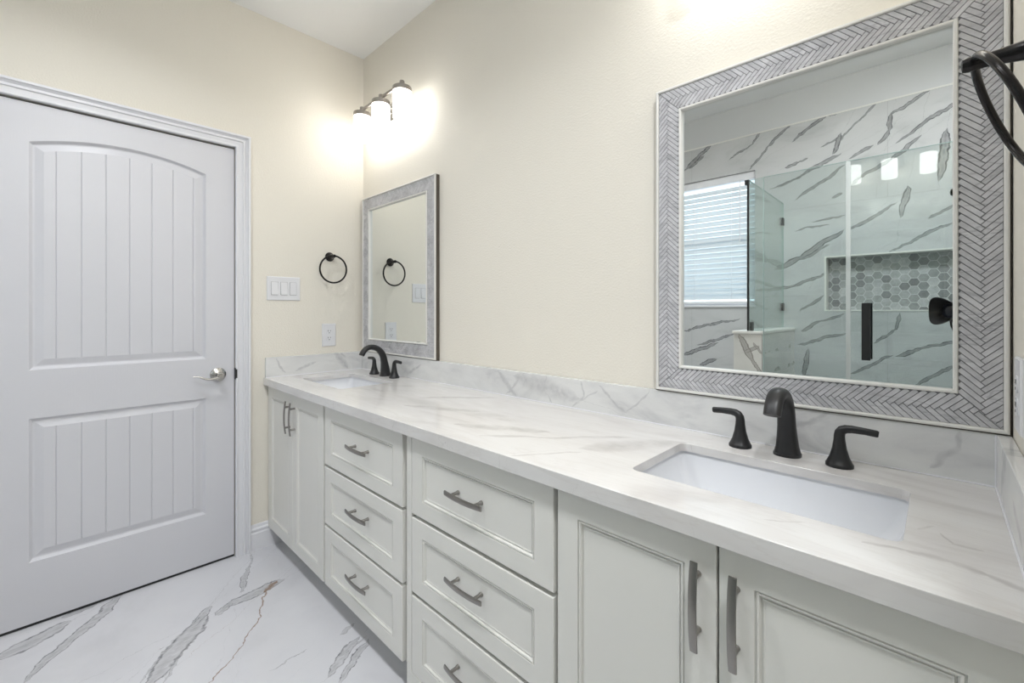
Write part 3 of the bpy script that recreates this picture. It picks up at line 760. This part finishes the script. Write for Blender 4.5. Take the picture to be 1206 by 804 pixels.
# ---------------------------------------------------------------- mirrors
MZ0, MZ1 = .9875, 1.8985
def backing_mesh(X0, X1, h):
    m = MB(); m.box(X0+.010, X1-.010, -.008, .001, .010, h-.010)
    m.box(X0-.0022, X0+.0075, -.0178, .001, -.0033, h-.004); m.box(X1-.0075, X1+.0022, -.0178, .001, -.0033, h-.004); m.box(X0+.0075, X1-.0075, -.0178, .001, -.0033, .0075)
    return m
def mirror(x0, x1, label):
    t = thing('wall_mirror', ((x0+x1)/2, -.002, MZ0), label, 'mirror', 'mirrors with herringbone stone frames')
    cx = (x0+x1)/2; w, h = x1-x0, MZ1-MZ0
    X0, X1, Z0, Z1 = -w/2, w/2, 0, h
    cv = lambda a, c, hh: (a, -hh, c)
    m = backing_mesh(X0, X1, h); m.build('backing', FRAMEDGE, t)
    m = ring_rect(X0+.008, X1-.008, Z0+.008, Z1-.008, [(0, .003), (0, .0235), (.002, .0255), (.0055, .0255), (.008, .0230), (.008, .003)], cv); m.build('outer_trim', FRAMEW, t)
    BI = .0705  # inner edge of the stone band
    m = ring_rect(X0+BI+.0078, X1-BI-.0078, Z0+BI+.0078, Z1-BI-.0078, [(0, .0095), (0, .0220), (.002, .0245), (.006, .0245), (.0078, .0220), (.0078, .0095)], cv); m.build('inner_trim', FRAMEW, t)
    m = MB(); m.box(X0+BI+.006, X1-BI-.006, -.0115, -.0085, BI+.006, h-BI-.006); m.build('mirror_glass', MIRROR, t)
    # stone border
    m = ring_rect(X0+BI, X1-BI, Z0+BI, Z1-BI, [(0, .0085), (0, .0190), (BI-.0082, .0190), (BI-.0082, .0085)], cv); gr = m.build('stone_border', GROUT, t)
    L, Wt = .0480, .0101; g = .0008
    o0, o1 = .0082, BI; bw = o1-o0
    tm = MB(); vals = []
    sides = [  # origin, flow direction, direction from outer edge inwards, length of the outer edge
        ((X0+o0, Z0+o0), (0, 1), (1, 0), h-2*o0), ((X0+o0, Z1-o0), (1, 0), (0, -1), w-2*o0),
        ((X1-o0, Z1-o0), (0, -1), (-1, 0), h-2*o0), ((X1-o0, Z0+o0), (-1, 0), (0, 1), w-2*o0)]
    r2 = math.sqrt(.5)
    for org, fl, inn, ln in sides:
        k = -8
        while k*Wt*2*r2 < ln + .1:
            for (a0, a1, b0, b1) in ((k*Wt, k*Wt+L, k*Wt, k*Wt+Wt), (k*Wt+L, k*Wt+L+Wt, k*Wt+Wt-L, k*Wt+Wt)):
                Q = []
                for a, c in ((a0+g, b0+g), (a1-g, b0+g), (a1-g, b1-g), (a0+g, b1-g)):
                    Q.append(((a+c)*r2 - L*.6, (a-c)*r2 - L*r2 + bw/2))
                # band trapezoid: 0<=t<=bw, s>=t, s<=ln-t
                for nx, ny, c in ((0, -1, -.0004), (0, 1, bw-.0004), (-1, 1, -.0004), (1, 1, ln-.0004)):
                    Q = clip_half(Q, nx, ny, c) if len(Q) > 2 else Q
                if len(Q) > 2 and abs(area2(Q)) > 4e-6:
                    P = [(org[0]+fl[0]*s_+inn[0]*t_, org[1]+fl[1]*s_+inn[1]*t_) for s_, t_ in Q]
                    n = len(P); z1_, z0_ = -.0206, -.0190
                    tm.add([(p[0], z1_, p[1]) for p in P] + [(p[0], z0_, p[1]) for p in P], [tuple(range(n))] + [(i, (i+1) % n, n+(i+1) % n, n+i) for i in range(n)])
                    vals += [random.random()]*(n+1)
            k += 1
    o = tm.build('herringbone_tiles', MOSAIC, gr); stone_attr(o, vals)
    return t
mirror(.036, .769, 'smaller-looking far mirror with grey herringbone frame, above the far sink')
mirror(1.9055, 2.6305, 'large near mirror with grey herringbone frame, showing the glass shower')

# ---------------------------------------------------------------- vanity lights
def vanity_light(cx, label):
    t = thing('vanity_light', (cx, 0, 2.30), label, 'wall lamp', 'three-shade vanity lights')
    yb = -.105
    m = MB(); m.box(-.075, .075, -.022, -.001, -.03, .07); m.build('back_plate', NICKEL, t, bevel=.004)
    m = MB(); m.tube([(0, -.020, .02), (0, -.07, .03), (0, yb, .062)], .008, 12, ref=(1, 0, 0))
    m.lathe([(.006, -.026), (.006, -.021)], (.045, 0, .02), 'y', 12); m.lathe([(.006, -.026), (.006, -.021)], (-.045, 0, .02), 'y', 12)
    m.build('arm', NICKEL, t, smooth=40)
    m = MB(); m.obox(Matrix.Translation((0, yb, .062)), .222, .0055, .0075); m.build('bar', CAPM, t, bevel=.002)
    for k in (-1, 0, 1):
        x = k*.2065
        s = MB(); s.lathe([(.0, -.114), (.030, -.1142), (.040, -.1135), (.0445, -.108), (.0455, -.100), (.0455, .018), (.043, .0205)], (x, yb, 0), 'z', 32, cap1=True)
        so = s.build('shade', OPAL, t, smooth=50)
        c = MB(); c.lathe([(.040, .0206), (.0475, .0206), (.0475, .040), (.046, .044), (.030, .0455), (.0125, .0465), (.0125, .074), (.011, .077), (0, .0775)], (x, yb, 0), 'z', 32)
        c.build('cap', CAPM, so, smooth=35)
    return t
vanity_light(.395, 'brushed nickel three-shade vanity light, lit, above the far mirror')
vanity_light(2.270, 'three-shade vanity light seen only as bright reflections in the shower glass')

# ---------------------------------------------------------------- towel rings
def towel_ring(px, py, pz, sgn, tilt, turn, R_, label, top):
    t = thing('towel_ring', (px, py, pz), label, 'towel ring', 'black towel rings')
    m = MB(); s = sgn
    L = abs(top[0]-px) + .006
    # rose and post along the wall normal
    prof = [(0, .0005), (.0255, .0005), (.0265, .003), (.0250, .0065), (.0185, .013), (.0125, .024), (.0095, L*.62), (.0085, L*.80), (.0090, L*.90), (.0098, L), (.0085, L+.006), (0, L+.008)]
    m.lathe([(r, s*hh) for r, hh in prof], (0, 0, 0), 'x', 28)
    m.build('post', BLACKG, t, smooth=35)
    w = Vector((-s*math.sin(tilt), 0, -math.cos(tilt)))
    n0 = Vector((math.cos(tilt), 0, -s*math.sin(tilt))); hv_ = Vector((0, 1, 0))*math.cos(turn) + n0*math.sin(turn)
    tp = Vector((top[0]-px, top[1]-py, top[2]-pz))
    pts = [tp + w*(R_*(1-math.cos(a))) + hv_*(R_*math.sin(a)) for a in [2*PI*k/64 for k in range(64)]]
    r = MB(); r.tube(pts, .0049, 14, ref=(1, 0, .3), closed=True); r.build('ring', BLACKG, t, smooth=60)
    return t
towel_ring(0, -.209, 1.539, 1, .04, 0, .0765, 'black towel ring on the wall left of the far mirror', (.055, -.209, 1.541))
towel_ring(RW, -.4556, 1.558, -1, .3633, 0, .083, 'black towel ring on the right wall close to the camera', (2.5666, -.4556, 1.5612))

# ---------------------------------------------------------------- switches and outlets
def plate(name, w, h, loc, nx, label, cat):
    t = thing(name, loc, label, cat)
    m = MB(); m.loft([[(nx*d, a, c) for a, c in rect(-w/2+i, w/2-i, -h/2+i, h/2-i)] for d, i in ((.0005, 0), (.004, 0), (.0065, .003))]); m.build('cover_plate', PLASTIC, t)
    return t
def rot_face(m_, nx): return m_
t = plate('light_switch', .167, .126, (0, -.4575, 1.347), 1, 'white three-rocker light switch plate beside the door casing', 'light switch')
for k, up in ((-1, 1), (0, 1), (1, 0)):
    y = k*.0465
    m = MB(); w, h = .0165, .0335
    a, c = (.0075, .0125) if up else (.0085, .0095)
    m.loft([[(d, y-w, -h), (d, y+w, -h), (e, y+w, h), (e, y-w, h)] for d, e in ((.0062, .0062), (a if not up else .0125, c if not up else .0078))])
    m.build('rocker', PLASTIC, t, bevel=.001)
    m = MB(); m.box(.0060, .0067, y-w-.0012, y+w+.0012, -h-.0016, h+.0012); m.build('rocker_shade_line', SHADEGREY, t)  # thin grey sheet painting the shade round the rocker
def outlet(loc, nx, label):
    t = plate('wall_outlet', .079, .130, loc, nx, label, 'outlet')
    for z in (.0195, -.0195):
        m = MB(); P = rrect(-.0170, .0170, z-.0145, z+.0145, .010, 4); m.loft([[(nx*d, a, c) for a, c in P] for d in (.006, .0082)]); r = m.build('receptacle', PLASTIC, t)
        s = MB()
        for a, hh in ((-.0065, .0042), (.0065, .0036)): s.box(min(nx*.0078, nx*.0086), max(nx*.0078, nx*.0086), a-.0012, a+.0012, z+.004-hh, z+.004+hh)
        s.lathe([(.0026, nx*.0078), (.0026, nx*.0086)], (0, 0, z-.0075), 'x', 10)
        s.build('slot', SLOT, r)
    return t
outlet((0, -.2135, 1.0895), 1, 'white duplex outlet on the door wall above the far splash')
outlet((RW, -.1555, 1.082), -1, 'white duplex outlet on the right wall beside the near mirror')

# ---------------------------------------------------------------- shower, seen in the near mirror
GY = -1.512; SX = 1.734; GT = 1.985
b = MB(); b.box(1.655, 1.805, RF, GY, 0, 1.094); pw = struct(b.build('wall_shower', PONY))
b = MB(); b.box(1.648, 1.812, RF, GY+.006, 1.0945, 1.111); b.build('cap_stone', FRAMEW, pw, bevel=.003)
b = MB(); b.box(1.806, RX, GY-.05, GY+.05, 0, .10); struct(b.build('trim_2', TILE))
def clip(parent, x, y, z, hx, hy, hz):
    m = MB(); m.box(x-hx, x+hx, y-hy, y+hy, z-hz, z+hz); return m.build('clip', BLACK, parent, bevel=.002)
t = thing('shower_side_panel', (SX, GY, 1.111), 'clear glass side panel standing on the shower half wall, seen in the near mirror', 'shower panel')
m = MB(); m.box(-.005, .005, RF-GY+.002, -.006, .001, GT-1.111); g_ = m.build('glass', GLASS, t)
m = MB(); m.box(-.0052, .0052, -.0058, .0052, .001, GT-1.111); m.build('edge_seal', BLACK, t)
m = MB(); m.box(-.005, .005, RF-GY+.002, -.006, GT-1.1108, GT-1.1085); m.box(-.005, .005, RF-GY+.0012, RF-GY+.002, .001, GT-1.111); m.build('polished_edge', GEDGE, t)
clip(t, 0, RF-GY+.022, .145, .009, .020, .026); clip(t, 0, RF-GY+.022, .745, .009, .020, .026); clip(t, 0, -.055, .026, .009, .022, .026)
clip(t, -.006, -.004, GT-1.111-.012, .0115, .012, .014)
def glass_panel(name, x0, x1, z0, label, cat):
    t = thing(name, (x0, GY, z0), label, cat)
    w, h = x1-x0, GT-z0
    m = MB(); m.box(0 if name != 'shower_door' else .0125, w, -.005, .005, 0, h); m.build('glass', GLASS, t)
    m = MB(); m.box(0, w, -.005, .005, h+.0001, h+.0015); m.box(-.0016, -.0001, -.005, .005, 0, h); m.build('polished_edge', GEDGE, t)
    return t
t = glass_panel('shower_fixed_panel', 1.815, 2.190, .101, 'narrow fixed clear glass shower panel beside the half wall, seen in the near mirror', 'shower panel')
m = MB(); m.box(1.7405-1.815, -.0020, -.005, .005, 1.1125-.101, GT-.101); m.build('glass', GLASS, t)
t = glass_panel('shower_door', 2.197, 2.86, .115, 'clear glass shower door with a long black bar handle, seen in the near mirror', 'shower door')
m = MB(); m.box(-.0065, .012, -.0075, .0075, .002, GT-.117); m.build('seal_strip', SEAL, t)
hz = (1.265+.988)/2 - .115
for s_ in (1, -1):
    m = MB(); m.box(.060, .094, min(s_*.038, s_*.052), max(s_*.038, s_*.052), hz-.140, hz+.140)
    for dz in (-.10, .10): m.lathe([(.009, s_*.0052), (.009, s_*.040)], (.077, 0, hz+dz), 'y', 14)
    m.build('handle', BLACK, t, bevel=.002)
for zz in (.25, 1.65):
    m = MB(); m.box(.63, RX-2.197-.002, -.011, .011, zz-.045, zz+.045); m.build('hinge', BLACK, t, bevel=.003)

# window blind
t = thing('window_blind', ((WX0+WX1)/2, RF-.045, WZ0+.01), 'white horizontal slat blind in the window beside the shower, seen in the near mirror', 'blind')
hw = (WX1-WX0)/2 - .006
H = WZ1 - WZ0 - .012
m = MB(); m.box(-hw, hw, -.028, .030, H-.055, H); m.build('headrail', TRIM, t, bevel=.003)
m = MB(); nsl = 21; z = H - .085; pitch = (H - .12)/nsl; ang = math.radians(52)
for k in range(nsl):
    z = .040 + pitch*(k+.5)
    rings = []
    for u in range(7):
        v = -1 + u/3.0; d = v*.0255; cr = .003*(1-v*v)
        y = d*math.cos(ang) ; zz = z - d*math.sin(ang) + cr*.6
        rings.append((y, zz))
    P0 = [(-hw, y, zz) for y, zz in rings]; P1 = [(hw, y, zz) for y, zz in rings]
    T0 = [(x, y, zz-.0024) for x, y, zz in P0]; T1 = [(x, y, zz-.0024) for x, y, zz in P1]
    m.loft([P0 + T0[::-1], P1 + T1[::-1]])
m.build('slats', SLAT, t, smooth=30)
m = MB(); m.box(-hw, hw, -.024, .026, .002, .024); m.build('bottom_rail', TRIM, t, bevel=.003)
m = MB()
for x in (-.28, .0, .28): m.tube([(x, .028, .02), (x, .028, H-.05)], .0012, 6)
m.build('ladder_cord', TRIM, t)
m = MB(); m.tube([(hw-.10, .036, H-.05), (hw-.10, .038, H-.52)], .004, 8); m.build('wand', TRIM, t)

# ceiling fixtures made up to carry the added fill lights
for i, (x, y, e, spread) in enumerate(FILL_LAMPS):
    t = thing('added_fill_light', (x, y, RH), ['added round ceiling fill light nearest the door', 'added round fill light in the middle of the ceiling', 'added round ceiling fill light in the recess at the right'][i], 'ceiling light', 'added fill lights')
    m = MB(); m.lathe([(.086, -.0005), (.108, -.0005), (.108, -.004), (.090, -.010), (.083, -.006)], (0, 0, 0), 'z', 40, cap0=False, cap1=False); m.build('trim_ring', TRIM, t, smooth=40)
    m = MB(); m.lathe([(0, -.0012), (.085, -.0012), (.085, -.0006), (0, -.0006)], (0, 0, 0), 'z', 40); m.build('lens', DIFFUSER, t)

# the camera that took the picture, seen at the edge of the near mirror
fwd = Vector((-math.sin(YAW), math.cos(YAW), 0))
cz_ = CAM[2]
base = Vector((CAM[0], CAM[1], cz_)) - fwd*.012 - Vector((math.cos(YAW), math.sin(YAW), 0))*.028
t = thing('camera', (base.x, base.y, cz_), 'black camera with petal lens hood, seen at the edge of the near mirror', 'camera', None, YAW)
# local +y looks along the view
m = MB(); seg = 48; rings = []
def hood(r, y0, petal):
    ring = []
    for k in range(seg):
        a = 2*PI*k/seg
        yy = y0 - (petal*(.5-.5*math.cos(2*a)) if petal else 0)
        ring.append((r*math.cos(a+PI/2), yy, r*math.sin(a+PI/2)))
    return ring
rings = [hood(.036, -.060, 0), hood(.044, -.045, 0), hood(.0590, 0, .026), hood(.0570, 0, .026), hood(.0425, -.047, 0), hood(.0345, -.060, 0)]
m.loft(rings, closed=True); m.build('lens_hood', RUBBER, t, smooth=40)
m = MB(); m.lathe([(0, -.118), (.036, -.118), (.036, -.100), (.0385, -.098), (.0385, -.085), (.035, -.083), (.035, -.052), (.033, -.050), (.030, -.056), (0, -.056)], (0, 0, 0), 'y', 36); m.build('lens_barrel', RUBBER, t, smooth=35)
m = MB(); m.lathe([(0, -.0485), (.015, -.0495), (.0295, -.0555)], (0, 0, 0), 'y', 32, cap0=False, cap1=False); m.build('front_lens', LENS, t, smooth=60)
m = MB(); m.box(-.062, .060, -.160, -.119, -.052, .040); m.build('body', RUBBER, t, bevel=.012, bseg=3)
m = MB(); m.loft([[(-w, y, z) for w, z in ()] or [(-.030, y, .0405), (.030, y, .0405), (.022, y, h), (-.022, y, h)] for y, h in ((-.118, .060), (-.128, .070), (-.155, .066))]); m.build('viewfinder_hump', RUBBER, t, bevel=.004)
m = MB(); m.box(.0605, .078, -.158, -.108, -.046, .034); m.build('grip', RUBBER, t, bevel=.008, bseg=3)
m = MB(); m.tube([(-.0625, -.139, .020), (-.078, -.142, -.010), (-.078, -.15, -.065), (-.058, -.158, -.13), (-.02, -.163, -.17), (.03, -.163, -.165), (.065, -.158, -.11), (.084, -.150, -.05), (.0785, -.142, .015)], [(.0045, .0012)]*9, 10); m.build('strap', RUBBER, t, smooth=60)
tp = base - fwd*.125
t = thing('tripod', (tp.x, tp.y, 0), 'black tripod carrying the camera, in front of the shower door', 'tripod')
m = MB(); m.lathe([(.030, cz_-.066), (.030, cz_-.0525)], (0, 0, 0), 'z', 20); m.lathe([(.016, cz_-.125), (.024, cz_-.115), (.024, cz_-.085), (.014, cz_-.066)], (0, 0, 0), 'z', 20); m.build('ball_head', BLACK, t, smooth=35)
m = MB(); m.lathe([(.013, .52), (.013, cz_-.125)], (0, 0, 0), 'z', 16); m.build('centre_column', BLACKG, t, smooth=40)
m = MB(); m.lathe([(.030, .71), (.034, .73), (.034, .78), (.024, .80)], (0, 0, 0), 'z', 20); m.build('collar', BLACK, t, smooth=40)
for k in range(3):
    a = math.radians((5, 90, 175)[k])
    e = .20
    m = MB(); m.tube([(.028*math.cos(a), .028*math.sin(a), .745), ((.028+.085)*math.cos(a), (.028+.085)*math.sin(a), .38), (e*math.cos(a), e*math.sin(a), .012)], [.0125, .011, .008], 12)
    lg = m.build('leg', BLACKG, t, smooth=50)
    f_ = MB(); f_.lathe([(.012, 0), (.013, .006), (.010, .022), (.004, .024)], (e*math.cos(a), e*math.sin(a), 0), 'z', 12); f_.build('foot', RUBBER, lg, smooth=40)
